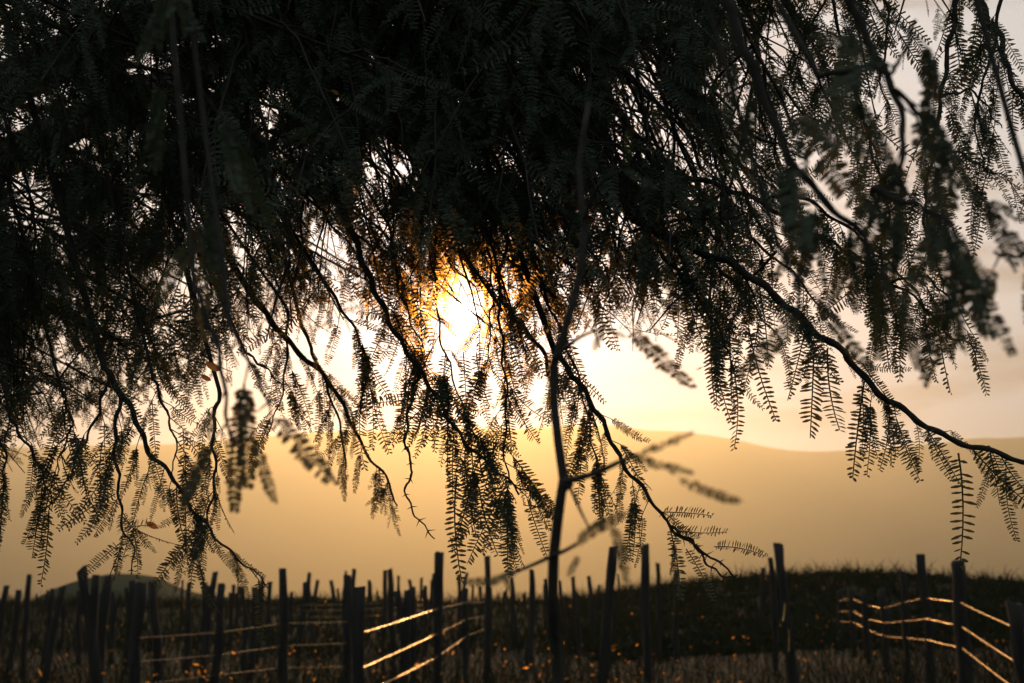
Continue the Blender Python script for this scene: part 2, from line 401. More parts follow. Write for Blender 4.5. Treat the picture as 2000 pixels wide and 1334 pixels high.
wire_fence([(2110, 1180, 28, 2110, 8.0, (1252, 1330, 1400)), (1957, 1178, 24, 1957, 9.5, (1228, 1296, 1350)), (1846, 1098, 21, 1846, 14.0, (1176, 1221, 1262)), (1780, 1085, 13, 1781, 15.8, (1168, 1207, 1247)),
            (1740, 1117, 10, 1741, 17.8, (1176, 1212, 1243)), (1701, 1150, 10, 1701, 22, (1188, 1215, 1240)), (1668, 1150, 9, 1668, 24, (1181, 1207, 1228)), (1643, 1150, 8, 1643, 27, (1169, 1192, 1213)), (1618, 1152, 7, 1618, 30, (1174, 1194, 1212))],
           'wire fence with thick posts running up the dark rise at the right', 360, 3)

# ---------------------------------------------------------------- weeds and scrub (uncountable)
def blades(name, n, ymin, ymax, hmin, hmax, wmin, wmax, m, label, seed, nleaf=0, leaf_size=(.01, .03)):
    r = np.random.default_rng(seed)
    y = ymin * (ymax / ymin) ** r.random(n)
    x = (r.random(n) * 2 - 1) * (y * .40 + 2.5)
    cl = .55 + .45 * np.sin(x * 1.3 + np.sin(y * .9) * 2) * np.sin(y * .8 + 1.7 * np.sin(x * .6))
    h = (hmin + (hmax - hmin) * r.random(n) ** 1.6) * (.55 + .6 * cl)
    ww = wmin + (wmax - wmin) * r.random(n)
    z = ground_z(x, y)
    a = r.random(n) * 6.283
    side = np.stack([np.cos(a), np.sin(a), 0 * a], 1)
    ln = np.stack([r.normal(0, .28, n), r.normal(0, .28, n), np.ones(n)], 1)
    p0 = np.stack([x, y, z - .03], 1)
    p1 = p0 + ln * (h * .55)[:, None]
    p2 = p0 + ln * h[:, None] + np.stack([r.normal(0, .22, n) * h, r.normal(0, .22, n) * h, -.1 * h], 1)
    v = np.stack([p0 - side * ww[:, None] * .5, p0 + side * ww[:, None] * .5, p1 - side * ww[:, None] * .4, p1 + side * ww[:, None] * .4,
                  p2 - side * ww[:, None] * .08, p2 + side * ww[:, None] * .08], 1).reshape(-1, 3)
    i = np.arange(n)[:, None] * 6
    q = np.concatenate([i + np.array([[0, 1, 3, 2]]), i + np.array([[2, 3, 5, 4]])])
    vs, qs = [v], [q]
    if nleaf:
        k = r.integers(0, n, nleaf); t = r.random(nleaf)[:, None] * .7 + .3
        c = p0[k] * (1 - t) + p2[k] * t + r.normal(0, .02, (nleaf, 3))
        d1 = r.normal(0, 1, (nleaf, 3)); d1 /= np.linalg.norm(d1, axis=1)[:, None]
        d2 = np.cross(d1, r.normal(0, 1, (nleaf, 3))); d2 /= np.linalg.norm(d2, axis=1)[:, None]
        s = (leaf_size[0] + (leaf_size[1] - leaf_size[0]) * r.random(nleaf))[:, None]
        lv = np.stack([c - d1 * s * 1.3, c + d2 * s * .6, c + d1 * s * 1.3, c - d2 * s * .6], 1).reshape(-1, 3)
        lo = link('weed_leaves', mesh_quads('weed_leaves', lv, np.arange(nleaf)[:, None] * 4 + np.array([[0, 1, 2, 3]]), M['weed_leaf']))
        tag(lo, 'small glossy leaves of the weeds glinting in the low sun', 'weeds', kind='stuff')
    o = link(name, mesh_quads(name, np.concatenate(vs), np.concatenate(qs), m))
    return tag(o, label, 'weeds', kind='stuff')
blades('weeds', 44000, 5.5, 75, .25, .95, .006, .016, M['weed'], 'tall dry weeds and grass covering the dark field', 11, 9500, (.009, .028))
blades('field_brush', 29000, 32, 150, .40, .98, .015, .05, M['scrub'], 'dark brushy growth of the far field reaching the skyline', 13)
def scrub(name, n, label, seed):
    r = np.random.default_rng(seed)
    nb = 1500
    by = 30 + 42 * r.random(nb); bx = by * (.03 + .42 * r.random(nb)); bs = .25 + .55 * r.random(nb) ** 2
    k = r.integers(0, nb, n)
    dirs = r.normal(0, 1, (n, 3)); dirs /= np.linalg.norm(dirs, axis=1)[:, None]
    rad = r.random(n)[:, None] ** .45
    c = np.stack([bx[k], by[k], ground_z(bx[k], by[k]) + bs[k] * .12], 1) + dirs * rad * np.stack([bs[k] * .9, bs[k] * .9, bs[k] * .38], 1)
    d1 = r.normal(0, 1, (n, 3)); d1 /= np.linalg.norm(d1, axis=1)[:, None]
    d2 = np.cross(d1, r.normal(0, 1, (n, 3))); d2 /= np.linalg.norm(d2, axis=1)[:, None]
    s = (.03 + .07 * r.random(n))[:, None]
    v = np.stack([c - d1 * s, c + d2 * s * .6, c + d1 * s, c - d2 * s * .6], 1).reshape(-1, 3)
    o = link(name, mesh_quads(name, v, np.arange(n)[:, None] * 4 + np.array([[0, 1, 2, 3]]), M['scrub']))
    return tag(o, label, 'scrub', kind='stuff')
scrub('scrub', 75000, 'low dark scrub covering the rise at the right', 12)

# ---------------------------------------------------------------- pinnate leaves
def pinna(seed, pairs, fine, wide=.029, ll=.108):
    r = np.random.default_rng(seed)
    ky, kz = r.normal(0, .16), -r.normal(.08, .18)
    def c(s): return np.stack([s, ky * s ** 2, kz * s ** 2], -1)
    mb = MB()
    ns = 6 if fine else 2
    s = np.linspace(0, 1, ns + 1)
    mb.tube(c(s), np.linspace(.011, .006, ns + 1), 3, False)
    ll = ll * r.uniform(.82, 1.2); miss = r.choice([.02, .04, .08, .18])
    base_ang = R(r.uniform(62, 80)); fold = r.uniform(-.1, .5)
    for i in range(pairs):
        si = .07 + .93 * i / (pairs - 1)
        prof = min(1, .6 + si * 2.2) * (1 if si < .72 else 1 - (si - .72) * 1.9)
        t = np.array([1, 2 * ky * si, 2 * kz * si]); t /= np.linalg.norm(t)
        y = np.cross([0, 0, 1.], t); y /= np.linalg.norm(y); zz = np.cross(t, y)
        for sd in (-1, 1):
            if r.random() < miss: continue
            a = base_ang - .45 * max(0, si - .75) * 2 + r.normal(0, .10)
            f = fold + r.normal(0, .16)
            d = math.cos(a) * t + math.sin(a) * sd * (math.cos(f) * y + math.sin(f) * sd * zz)
            b = c(np.array(si + r.normal(0, .004) + (.006 if sd > 0 else -.006))) + d * .006
            ln = ll * prof * r.uniform(.88, 1.08); wd = wide * r.uniform(.85, 1.12)
            wv = np.cross(d, zz + .25 * r.normal(0, 1, 3)); wv /= np.linalg.norm(wv)
            if fine:
                m_ = b + d * ln * .5 + zz * .004
                v = np.array([b - wv * wd * .22, b + wv * wd * .22, m_ + wv * wd * .5, m_ - wv * wd * .5, b + d * ln + wv * wd * .24, b + d * ln - wv * wd * .24])
                mb.add(v, [[0, 1, 2, 3], [3, 2, 4, 5]])
            else:
                v = np.array([b - wv * wd * .36, b + wv * wd * .36, b + d * ln + wv * wd * .40, b + d * ln - wv * wd * .40])
                mb.add(v, [[0, 1, 2, 3]])
    return np.concatenate(mb.v), np.concatenate(mb.q)
NV = 22
FINE = [pinna(500 + i, int(16 + (i * 7) % 9), True) for i in range(NV)]
DENSE = [pinna(700 + i, 22, True, .050, .10) for i in range(6)]
COARSE = [pinna(500 + i, int(12 + (i * 7) % 5), False, .040) for i in range(NV)]

class Foliage:
    """collects pinnae (base, direction, normal, length, variant) and the thin twigs that carry them"""
    def __init__(s): s.leaf = []; s.twig = MB()
    def pin(s, p, d, nrm, ln, hand=0): s.leaf.append((np.array(p), unit(d), np.array(nrm), ln, int(rng.integers(NV)), hand))
def pin_ok(f, p, d, ln, test):
    if test is None: return True
    q = np.stack([p, p + d * ln * .5, p + d * ln])
    x, y, dd = proj(q)
    return test(x, y, dd)
def cluster(fo, node, tang, test, hand, ln_mean, npin=None, petiole=.018, flat=.6):
    """one leaf: petiole with one or two pairs of pinnae"""
    out = unit(np.cross(tang, rng.normal(0, 1, 3)))
    droop = rng.uniform(.3, 1.2)
    ax = unit(out * .9 + tang * .35 + np.array([0, 0, -droop]))
    pl = petiole * rng.uniform(.6, 1.7)
    tip = node + ax * pl
    k = npin or (rng.choice([2, 3, 4], p=[.5, .25, .25]) if hand else rng.choice([1, 2, 3, 4], p=[.1, .55, .15, .2]))
    kept = 0
    for i in range(k):
        sp = unit(np.cross(ax, rng.normal(0, 1, 3)))
        d = unit(ax + sp * rng.uniform(.15, .75) + np.array([0, 0, -rng.uniform(.35, 1.7) if hand else -rng.uniform(-.35, 1.3)]))
        ln = ln_mean * np.clip(rng.normal(1, .30), .35, 1.65)
        if not pin_ok(fo, tip, d, ln, test): continue
        nr = np.array([rng.normal(0, .35), -1, rng.normal(0, .35)]) if rng.random() < flat else rng.normal(0, 1, 3)
        fo.pin(tip, d, nr, ln, hand); kept += 1
    if kept:
        fo.twig.tube(np.stack([node, tip]), [.0009, .0006], 3, False)
    return kept
def zigzag(pts, amp, step):
    """alternate kinks at nodes like mesquite twigs"""
    n = len(pts); t = np.gradient(pts, axis=0); t /= np.linalg.norm(t, axis=1)[:, None] + 1e-9
    s = np.cross(t, [0, 1, .1]); s /= np.linalg.norm(s, axis=1)[:, None] + 1e-9
    k = np.arange(n) // max(1, step)
    sg = np.where(k % 2 == 0, 1, -1) * (1 - 2 * np.abs(((np.arange(n) % max(1, step)) / max(1, step)) - .5)) * 0 + np.sin(np.arange(n) * math.pi / max(1, step))
    return pts + s * (amp * sg)[:, None] + rng.normal(0, amp * .18, pts.shape)
def spine(mb, p, t, ln=.012):
    for sd in (-1, 1):
        d = unit(np.cross(t, [0, 1., 0]) * sd + t * .5 + rng.normal(0, .2, 3))
        mb.tube(np.stack([p, p + d * ln * .6, p + d * ln]), [.0011, .0006, .0001], 3, False)

# ----- tests in the photo's frame: where the crown ends and the sun breaks through
ENV = np.array([(-500, 930), (0, 905), (100, 885), (200, 850), (300, 835), (400, 800), (460, 745), (520, 665), (600, 655), (700, 660), (760, 680), (820, 690), (870, 700), (940, 700), (1000, 700),
                (1050, 700), (1150, 690), (1210, 660), (1300, 670), (1400, 700), (1450, 680), (1500, 600), (1560, 520), (1620, 440), (1680, 330), (1750, 220), (1850, 120), (2000, 40), (2500, -50)], float)
DEN = np.array([(-500, 1), (1100, 1), (1180, .9), (1300, .75), (1450, .55), (1560, .36), (1650, .18), (1750, .07), (2100, .08), (2500, .08)], float)
def sun_clear(x, y):
    d = np.hypot(x - 905, y - 605)
    m = d.min()
    return not (m < 36 or (m < 75 and rng.random() < .45))
GAPS = np.array([(318, 172, 24), (755, 322, 32), (62, 408, 32), (375, 425, 24), (285, 400, 22), (545, 20, 26), (600, 120, 16), (670, 190, 16), (540, 190, 20), (1130, 150, 20), (1280, 130, 30),
 (1240, 185, 34), (1290, 245, 34), (1420, 185, 30), (1140, 240, 14), (1010, 290, 14), (940, 320, 16), (800, 345, 16), (900, 190, 14), (640, 470, 22), (480, 480, 20), (370, 560, 28), (330, 540, 20),
 (1020, 100, 14), (1060, 85, 12), (780, 60, 12), (860, 20, 14), (720, 110, 14), (1225, 285, 34), (1335, 295, 30), (1375, 335, 30), (1500, 90, 24), (1440, 330, 30), (1220, 440, 22)]
 + [(rng.uniform(-200, 1450), rng.uniform(-100, 560), rng.uniform(7, 16)) for _ in range(75)])
def in_gap(x, y):
    d = np.hypot(GAPS[:, 0] - x[1], GAPS[:, 1] - y[1])
    return (d < GAPS[:, 2] * 1.75).any() and rng.random() < .94
def test_fill(x, y, d):
    if d.min() < 1.25 or x[1] < -420 or x[1] > 2350 or y[1] < -330: return False
    if (y > np.interp(x, ENV[:, 0], ENV[:, 1]) + rng.uniform(-60, 30)).any(): return False
    if not sun_clear(x, y): return False
    if in_gap(x, y): return False
    near_edge = np.interp(x[1], ENV[:, 0], ENV[:, 1]) - y[1]
    p = np.interp(x[1], DEN[:, 0], DEN[:, 1]) ** .4 * np.interp(near_edge, [0, 180, 330], [.36, .6, 1.0])
    return rng.random() < p
def test_hand(x, y, d): return sun_clear(x, y)

# ---------------------------------------------------------------- the mesquite tree
TB = np.array([-2.05, 3.0, float(ground_z(-2.05, 3.0))])
tree = link('mesquite_tree', None, None, TB)
tag(tree, 'large dark mesquite tree whose feathery drooping crown fills the view and hides the sun', 'tree')
fo = Foliage()
def part(name, mb, m, kind=None, root=tree, org=TB, sm=True):
    mb.v = [v - org for v in mb.v]
    me = mb.mesh(name, m)
    if sm: smooth(me)
    o = link(name, me, root)
    if kind: o['kind'] = kind
    return o
trunk_pts = spline([TB + np.array([0, 0, -.1]), TB + np.array([.02, 0, .4]), TB + np.array([.1, -.04, .9]), TB + np.array([.06, -.02, 1.35]), TB + np.array([.12, -.05, 1.7])], 16)[0]
mb = MB(); mb.tube(trunk_pts, np.r_[.21, .17, np.linspace(.15, .105, 14)], 12, False)
part('trunk', mb, M['bark'])
FORK = trunk_pts[-1]
LIMBS = [
 [FORK - [0, 0, .1], (-1.35, 2.85, 2.15), (-.6, 2.7, 2.42), (.3, 2.5, 2.5), (1.2, 2.3, 2.62), (1.9, 2.2, 2.6)],
 [FORK - [0, 0, .1], (-1.45, 2.4, 2.1), (-.7, 2.0, 2.3), (.2, 1.85, 2.32), (.9, 1.75, 2.36), (1.5, 1.7, 2.25)],
 [FORK - [0, 0, .05], (-1.4, 3.5, 2.3), (-.5, 3.9, 2.95), (.6, 4.1, 3.2), (1.6, 4.0, 3.3)],
 [FORK - [0, 0, .15], (-1.6, 2.1, 2.1), (-1.0, 1.3, 2.2), (-.3, .95, 2.1), (.35, .8, 1.95), (.75, .75, 1.75)],
 [FORK - [0, 0, .05], (-1.75, 3.1, 2.3), (-1.2, 3.2, 2.75), (-.3, 3.1, 3.0), (.7, 2.9, 3.05), (1.5, 2.7, 2.8)],
]
limb_c = []
for lp in LIMBS:
    c, ln = spline(lp, 40)
    c = c + np.stack([noise1(np.linspace(0, 9, 40), 31 + len(limb_c), 3), noise1(np.linspace(0, 9, 40), 41 + len(limb_c), 3), noise1(np.linspace(0, 9, 40), 51 + len(limb_c), 3)], 1) * .012
    mb = MB(); mb.tube(c, np.linspace(.062, .014, 40), 8)
    part('limb', mb, M['bark']); limb_c.append(c)
def nearest_limb(p, which=None, back=0.):
    best = None; p = p - np.array([back, 0, 0])
    for k, c in enumerate(limb_c):
        if which is not None and k not in which: continue
        d = np.linalg.norm((c - p) * [1, 1.6, .7], axis=1) + np.where(c[:, 2] < p[2], 1.0, 0)
        i = int(d.argmin())
        if best is None or d[i] < best[0]: best = (d[i], k, i)
    return limb_c[best[1]][best[2]]

# branches read from the photo: pixels, depth range, radii (m), mean pinna length, leaf step (m), leafy range, pinna test
HB = [
 ([(1240, 430), (1340, 480), (1440, 522), (1540, 600), (1600, 655), (1650, 690), (1700, 752), (1760, 798), (1840, 850), (1900, 872), (1960, 888), (2030, 915)], 1.95, 1.88, .0062, .0034, .085, .030, (.0, 1.)),
 ([(1280, 325), (1400, 362), (1480, 392), (1560, 440), (1650, 490), (1740, 552), (1800, 592), (1850, 655), (1893, 668), (1908, 722)], 1.98, 1.95, .0042, .0009, .075, .030, (.0, .86)),
 ([(1878, -60), (1866, 20), (1850, 110), (1838, 190), (1822, 290), (1806, 390)], 1.85, 1.85, .0040, .0016, .075, .026, (.05, 1.)),
 ([(1900, -60), (1925, 30), (1955, 75), (1966, 130), (1990, 180), (2030, 240)], 1.85, 1.8, .0048, .0022, .075, .026, (.1, 1.)),
 ([(1262, -80), (1290, 100), (1308, 180), (1335, 250), (1358, 290), (1366, 330)], 2.0, 2.0, .0040, .0024, .070, .028, (.0, 1.)),
 ([(1180, 330), (1290, 390), (1380, 420), (1470, 470), (1560, 545), (1600, 600)], 2.1, 2.1, .0040, .0014, .080, .024, (.1, 1.)),
 ([(1270, 470), (1330, 540), (1375, 600), (1408, 650), (1420, 690)], 1.95, 1.9, .0030, .0012, .095, .018, (.15, 1.)),
 ([(1380, 500), (1440, 560), (1480, 610), (1510, 650)], 2.0, 1.95, .0026, .0011, .085, .022, (.1, 1.)),
 ([(690, 460), (720, 540), (748, 600), (775, 655), (812, 712), (850, 770), (892, 842), (935, 890), (985, 930), (1015, 965)], 2.02, 1.92, .0052, .0014, .080, .026, (.25, 1.)),
 ([(860, 430), (925, 535), (985, 600), (1035, 655), (1062, 692), (1080, 760)], 2.5, 2.4, .0075, .0030, .080, .022, (.2, 1.)),
 ([(990, 470), (975, 560), (982, 690), (990, 780), (985, 870), (992, 940), (985, 1000)], 2.0, 1.92, .0024, .0010, .080, .022, (.2, 1.)),
 ([(830, 450), (852, 560), (858, 650), (880, 720), (905, 800), (930, 860), (945, 930)], 2.1, 1.95, .0020, .0010, .085, .024, (.35, 1.)),
 ([(818, 722), (800, 795), (793, 870), (805, 912), (793, 950), (800, 985), (826, 1026), (850, 1050)], 1.97, 1.95, .0026, .0010, .060, .05, (.0, .35)),
 ([(1085, 690), (1140, 762), (1180, 832), (1216, 905), (1262, 962), (1308, 1028), (1350, 1062), (1392, 1090), (1442, 1132)], 2.05, 1.9, .0046, .0014, .075, .026, (.0, .66)),
 ([(1308, 1028), (1356, 1062), (1374, 1092), (1402, 1118), (1432, 1131)], 1.95, 1.92, .0022, .0013, .060, .06, (.1, .5)),
 ([(1030, 440), (1060, 560), (1100, 660), (1130, 740), (1150, 830), (1165, 900)], 2.2, 2.1, .0030, .0012, .080, .026, (.2, 1.)),
 ([(985, 940), (1030, 960), (1045, 990), (1100, 1002)], 1.93, 1.92, .0014, .0006, .05, .05, (.2, .6)),
 ([(205, 720), (262, 810), (290, 880), (340, 935), (362, 975), (400, 1022), (440, 1070), (490, 1112), (526, 1146)], 1.98, 1.9, .0048, .0009, .062, .024, (.1, .93)),
 ([(428, 760), (416, 850), (421, 925), (410, 990), (396, 1040), (372, 1078)], 1.95, 1.92, .0032, .0010, .065, .024, (.1, 1.)),
 ([(236, 770), (224, 860), (232, 950), (240, 1030), (263, 1078), (255, 1122)], 1.95, 1.9, .0034, .0009, .070, .024, (.1, .8)),
 ([(212, 732), (188, 815), (152, 888), (128, 945), (98, 985), (68, 1016)], 1.97, 1.95, .0026, .0007, .07, .03, (.0, .45)),
 ([(20, 820), (60, 880), (85, 930), (100, 975)], 1.95, 1.93, .0024, .0009, .075, .026, (.0, 1.)),
 ([(-60, 800), (-20, 840), (10, 880), (5, 960)], 1.95, 1.9, .0030, .0010, .085, .022, (.0, 1.)),
 ([(500, 590), (575, 680), (640, 742), (680, 812), (712, 880), (752, 930), (776, 988)], 2.8, 2.7, .0075, .0018, .070, .030, (.1, 1.)),
 ([(590, 640), (640, 758), (668, 850), (674, 915)], 2.6, 2.6, .0040, .0016, .065, .030, (.1, 1.)),
 ([(480, 690), (528, 728), (556, 762)], 2.0, 2.0, .0022, .0008, .065, .03, (.0, .6)),
 ([(640, 560), (690, 640), (720, 720), (700, 790)], 2.2, 2.2, .0030, .0010, .075, .024, (.2, 1.)),
 ([(560, 600), (560, 700), (545, 790), (520, 850)], 2.3, 2.3, .0026, .0010, .070, .028, (.2, .9)),
 ([(760, 440), (775, 540), (800, 620), (830, 690), (835, 740)], 2.15, 2.1, .0024, .0009, .075, .020, (.1, 1.)),
 ([(930, 420), (955, 500), (962, 580), (955, 660), (960, 730)], 2.2, 2.1, .0024, .0009, .075, .020, (.1, 1.)),
 ([(840, 420), (870, 500), (925, 560), (960, 640)], 2.3, 2.2, .0024, .0009, .070, .020, (.1, 1.)),
 ([(300, 740), (330, 820), (345, 880), (330, 930)], 1.95, 1.95, .0024, .0009, .075, .026, (.1, 1.)),
 ([(120, 760), (140, 830), (120, 880), (110, 930)], 2.0, 2.0, .0024, .0009, .080, .024, (.1, 1.)),
 ([(1480, 392), (1560, 385), (1620, 420), (1700, 480), (1780, 560), (1830, 640)], 2.05, 2.0, .0030, .0010, .075, .026, (.1, 1.)),
 ([(1590, -120), (1640, 60), (1665, 160), (1690, 240), (1710, 300)], 1.95, 1.9, .0030, .0012, .080, .026, (.1, 1.)),
 ([(1822, 290), (1805, 420), (1830, 500), (1840, 570)], 1.95, 1.9, .0026, .0010, .085, .024, (.1, 1.)),
 ([(1690, 240), (1715, 340), (1735, 420), (1720, 500), (1740, 590)], 2.0, 1.9, .0024, .0010, .085, .028, (.1, 1.)),
 ([(1395, -90), (1450, 60), (1482, 180), (1500, 300)], 2.1, 2.05, .0030, .0010, .075, .022, (.1, 1.)),
 ([(1475, -90), (1560, 60), (1602, 160), (1650, 262), (1685, 335)], 2.05, 2.0, .0030, .0010, .075, .022, (.1, 1.)),
 ([(1700, -90), (1735, 40), (1720, 150), (1735, 215)], 2.0, 2.0, .0026, .0010, .070, .026, (.1, 1.)),
 ([(1965, -60), (1936, 110), (1905, 215), (1920, 330)], 1.9, 1.9, .0028, .0010, .075, .024, (.2, 1.)),
 ([(1838, 190), (1898, 178), (1940, 228), (1956, 252)], 1.85, 1.85, .0020, .0008, .07, .024, (.1, 1.)),
 ([(1822, 290), (1870, 298), (1920, 328), (1960, 345)], 1.85, 1.85, .0020, .0008, .07, .024, (.1, 1.)),
 ([(1650, 490), (1700, 522), (1722, 600), (1732, 645)], 1.96, 1.95, .0022, .0008, .075, .024, (.1, 1.)),
 ([(1740, 552), (1800, 540), (1850, 580), (1862, 640)], 1.95, 1.9, .0022, .0008, .075, .024, (.1, 1.)),
 ([(1240, 60), (1330, 160), (1420, 240), (1480, 330), (1520, 420)], 2.3, 2.2, .0034, .0010, .070, .022, (.1, 1.)),
 # out-of-focus branches nearer the camera
 ([(1370, -120), (1440, 60), (1500, 210), (1550, 320), (1620, 400), (1690, 470), (1700, 540)], .86, .80, .0042, .0016, .042, .030, (.3, 1.)),
 ([(1640, -60), (1690, 70), (1745, 175), (1765, 260), (1758, 330), (1775, 385)], .84, .80, .0034, .0012, .040, .034, (.2, 1.)),
 ([(1745, 175), (1830, 255), (1880, 330), (1905, 400)], .78, .76, .0018, .0008, .042, .026, (.1, 1.)),
 ([(1700, 370), (1770, 395), (1840, 425), (1882, 480), (1915, 560)], .78, .74, .0020, .0008, .042, .026, (.0, 1.)),
 ([(1600, 150), (1700, 130), (1745, 140), (1790, 40)], .78, .76, .0020, .0008, .042, .034, (.2, 1.)),
 ([(1520, 480), (1560, 560), (1555, 625)], .82, .80, .0014, .0008, .04, .04, (.5, .8)),
 ([(380, 560), (425, 680), (440, 780), (452, 880)], .82, .78, .0020, .0010, .030, .030, (.65, 1.)),
 ([(450, 640), (505, 740), (530, 812)], .80, .78, .0016, .0008, .05, .03, (.4, .8)),
 ([(2040, 470), (1985, 500), (1942, 492)], .78, .76, .0018, .0010, .03, .02, (.5, 1.)),
]
EXTRA = [  # single out-of-focus pinnae: from, to, depth
 ((1556, 612), (1466, 752), .80), ((530, 812), (648, 935), .78), ((500, 862), (526, 978), .78), ((1790, 640), (1848, 712), .76), ((1768, 600), (1776, 722), .78), ((1228, 645), (1352, 764), .84)] + [(a, b, 1.93) for a, b in (
 ((1395, 1068), (1493, 1060)), ((1308, 1030), (1346, 1168)), ((1340, 1072), (1402, 1160)), ((1590, 680), (1584, 850)), ((1616, 680), (1612, 856)), ((892, 930), (866, 1122)), ((992, 960), (984, 1112)),
 ((935, 950), (958, 1102)), ((1030, 975), (1062, 1084)), ((1388, 650), (1402, 810)), ((1424, 640), (1432, 800)), ((225, 965), (105, 1026)), ((210, 980), (172, 1050)), ((236, 1060), (158, 1118)),
 ((236, 1058), (220, 1128)), ((250, 1035), (247, 1112)), ((246, 1030), (300, 1023)), ((372, 1000), (302, 1030)), ((1872, 885), (1905, 1088)), ((1955, 890), (2012, 1010)), ((1735, 780), (1752, 912)),
 ((1688, 745), (1660, 928)), ((1290, 1000), (1395, 1000)), ((1318, 1035), (1415, 1055)), ((1462, 640), (1490, 808)), ((850, 770), (735, 800)), ((855, 775), (740, 850)), ((870, 690), (860, 790)), ((905, 690), (912, 800)), ((930, 690), (940, 800)))]
NOLEAD = {(818, 722), (1308, 1028), (985, 940), (1745, 175), (1700, 370), (212, 732), (1480, 392), (1838, 190), (1650, 490), (1740, 552), (1822, 290), (1690, 240), (236, 770)}
for bi, (px, d0, d1, r0, r1, lm, step, rngl) in enumerate(HB):
    if d0 < 1: d0, d1 = d0 * 1.04, d1 * 1.04
    dep = np.linspace(d0, d1, len(px))
    pts = np.array([P(x, y, d) for (x, y), d in zip(px, dep)])
    nolead = px[0] in NOLEAD
    att = nearest_limb(pts[0], (3,) if d0 < 1.1 else (0, 1, 2, 4), .3)
    d_first = unit(pts[0] - pts[1])
    mids = [att, att * .5 + pts[0] * .5 + np.array([0, 0, .06]) + d_first * .04]
    lead, _ = spline(mids + [pts[0], pts[1]], 18)
    lead = lead[:int(12)]
    body, ln = spline(pts, max(14, int(len(px) * 7)))
    body = zigzag(body, .0022 if d0 > 1.1 else .001, 4)
    full = np.vstack([lead[:-1], body]) if np.linalg.norm(lead[-1] - body[0]) < .02 else np.vstack([spline(mids + [pts[0]], 10)[0][:-1], body])
    if nolead: full = body
    nl = len(full) - len(body)
    rad = np.r_[np.linspace(max(r0 * 1.25, .0032), r0, nl), np.linspace(r0, r1, len(body)) * (1 + .10 * np.sin(np.arange(len(body)) * math.pi / 2.0))]
    mb = MB(); mb.tube(full, rad, 6, False)
    seg = np.r_[0, np.cumsum(np.linalg.norm(np.diff(body, axis=0), axis=1))]
    s = seg[-1] * rngl[0]
    while s < seg[-1] * rngl[1]:
        p = np.array([np.interp(s, seg, body[:, k]) for k in range(3)])
        i = min(len(body) - 2, int(np.searchsorted(seg, s))); tg = unit(body[i + 1] - body[max(0, i - 1)])
        cluster(fo, p, tg, test_hand, 1 + bi, lm * (.88 if d0 > 1.1 else 1.15), petiole=.016 if d0 > 1.1 else .010)
        s += step * (.85 if d0 > 1.1 else .85) * rng.uniform(.6, 1.4)
    if nl and d0 > 1.1:
        for q in spline(full[:nl + 1], max(4, int(np.linalg.norm(full[0] - full[nl]) / .03)))[0]:
            cluster(fo, q, unit(full[nl] - full[0]), test_fill, 0, .062)
    elif nl and px[0][0] < 700:
        for q in full[2:nl:1]:
            cluster(fo, q, unit(full[nl] - full[0]), None, 1 + bi, .045)
    # bare thorny end
    s = seg[-1] * rngl[1]
    while s < seg[-1]:
        i = min(len(body) - 2, int(np.searchsorted(seg, s)))
        spine(mb, body[i], unit(body[i + 1] - body[i]), rng.uniform(.006, .014)); s += .022
    part('branch', mb, M['bark'])
for (a, b, d) in EXTRA:
    if d < 1: d *= 1.04
    pa, pb = P(*a, d), P(*b, d * .97)
    fo.pin(pa, pb - pa, np.array([.2, -1, .3]), np.linalg.norm(pb - pa), 90)

# the inner crown: drooping side branches off the limbs, each hung with leafy twigs
def fill_branch(target, which, twig_step, lm, test, tw_len, r0=.0055):
    att = nearest_limb(target, which, rng.uniform(.2, 1.0))
    mid = att * .55 + target * .45 + np.array([rng.normal(0, .08), rng.normal(0, .10), .10])
    c, ln = spline([att, mid, target], 26)
    c = c + rng.normal(0, .004, c.shape)
    fo.twig.tube(c[::2], np.linspace(r0, .002, 13), 4, False)
    s = ln * .12; seg = np.linspace(0, ln, 26)
    while s < ln:
        p = np.array([np.interp(s, seg, c[:, k]) for k in range(3)])
        i = min(24, int(s / ln * 25)); tg = unit(c[i + 1] - c[i])
        if rng.random() < .6:
            d = unit(tg * .6 + rng.normal(0, .75, 3) + np.array([0, 0, -.42])); tl = tw_len * rng.uniform(.5, 1.3)
            n = 7
            tw = p + d[None] * (np.linspace(0, 1, n)[:, None] * tl) + np.array([0, 0, -1]) * (np.linspace(0, 1, n) ** 2 * tl * .35)[:, None] + rng.normal(0, .003, (n, 3))
            kept = 0
            for u in np.arange(.1, 1.01, .028 / tl):
                q = np.array([np.interp(u * (n - 1), np.arange(n), tw[:, k]) for k in range(3)])
                r_ = cluster(fo, q, d, test, 0, lm)
                if r_: kept = u
            if kept:
                m = min(n, max(2, int(math.ceil(kept * (n - 1))) + 1))
                fo.twig.tube(tw[:m], np.linspace(.0024, .0009, m), 4, False)
        else:
            cluster(fo, p, tg, test, 0, lm)
        s += twig_step * rng.uniform(.5, 1.5)
cnt = 0
for k in range(258):
    x = rng.uniform(-350, 1950) if k < 198 else rng.uniform(940, 1480)
    yb = np.interp(x, ENV[:, 0], ENV[:, 1])
    y = yb - abs(rng.normal(0, 1)) * 260 - 30
    if k < 198 and rng.random() > np.interp(x, DEN[:, 0], DEN[:, 1]) * 1.35: continue
    if k >= 198: y = rng.uniform(-120, yb - 40)
    y = max(y, -150)
    d = rng.choice([1.95, 2.3, 2.7, 3.3, 4.0]) * rng.uniform(.93, 1.1)
    fill_branch(P(x, y, d), None if d > 1.5 else (3,), .048, .060, test_fill, .25)
NP = len(fo.leaf)

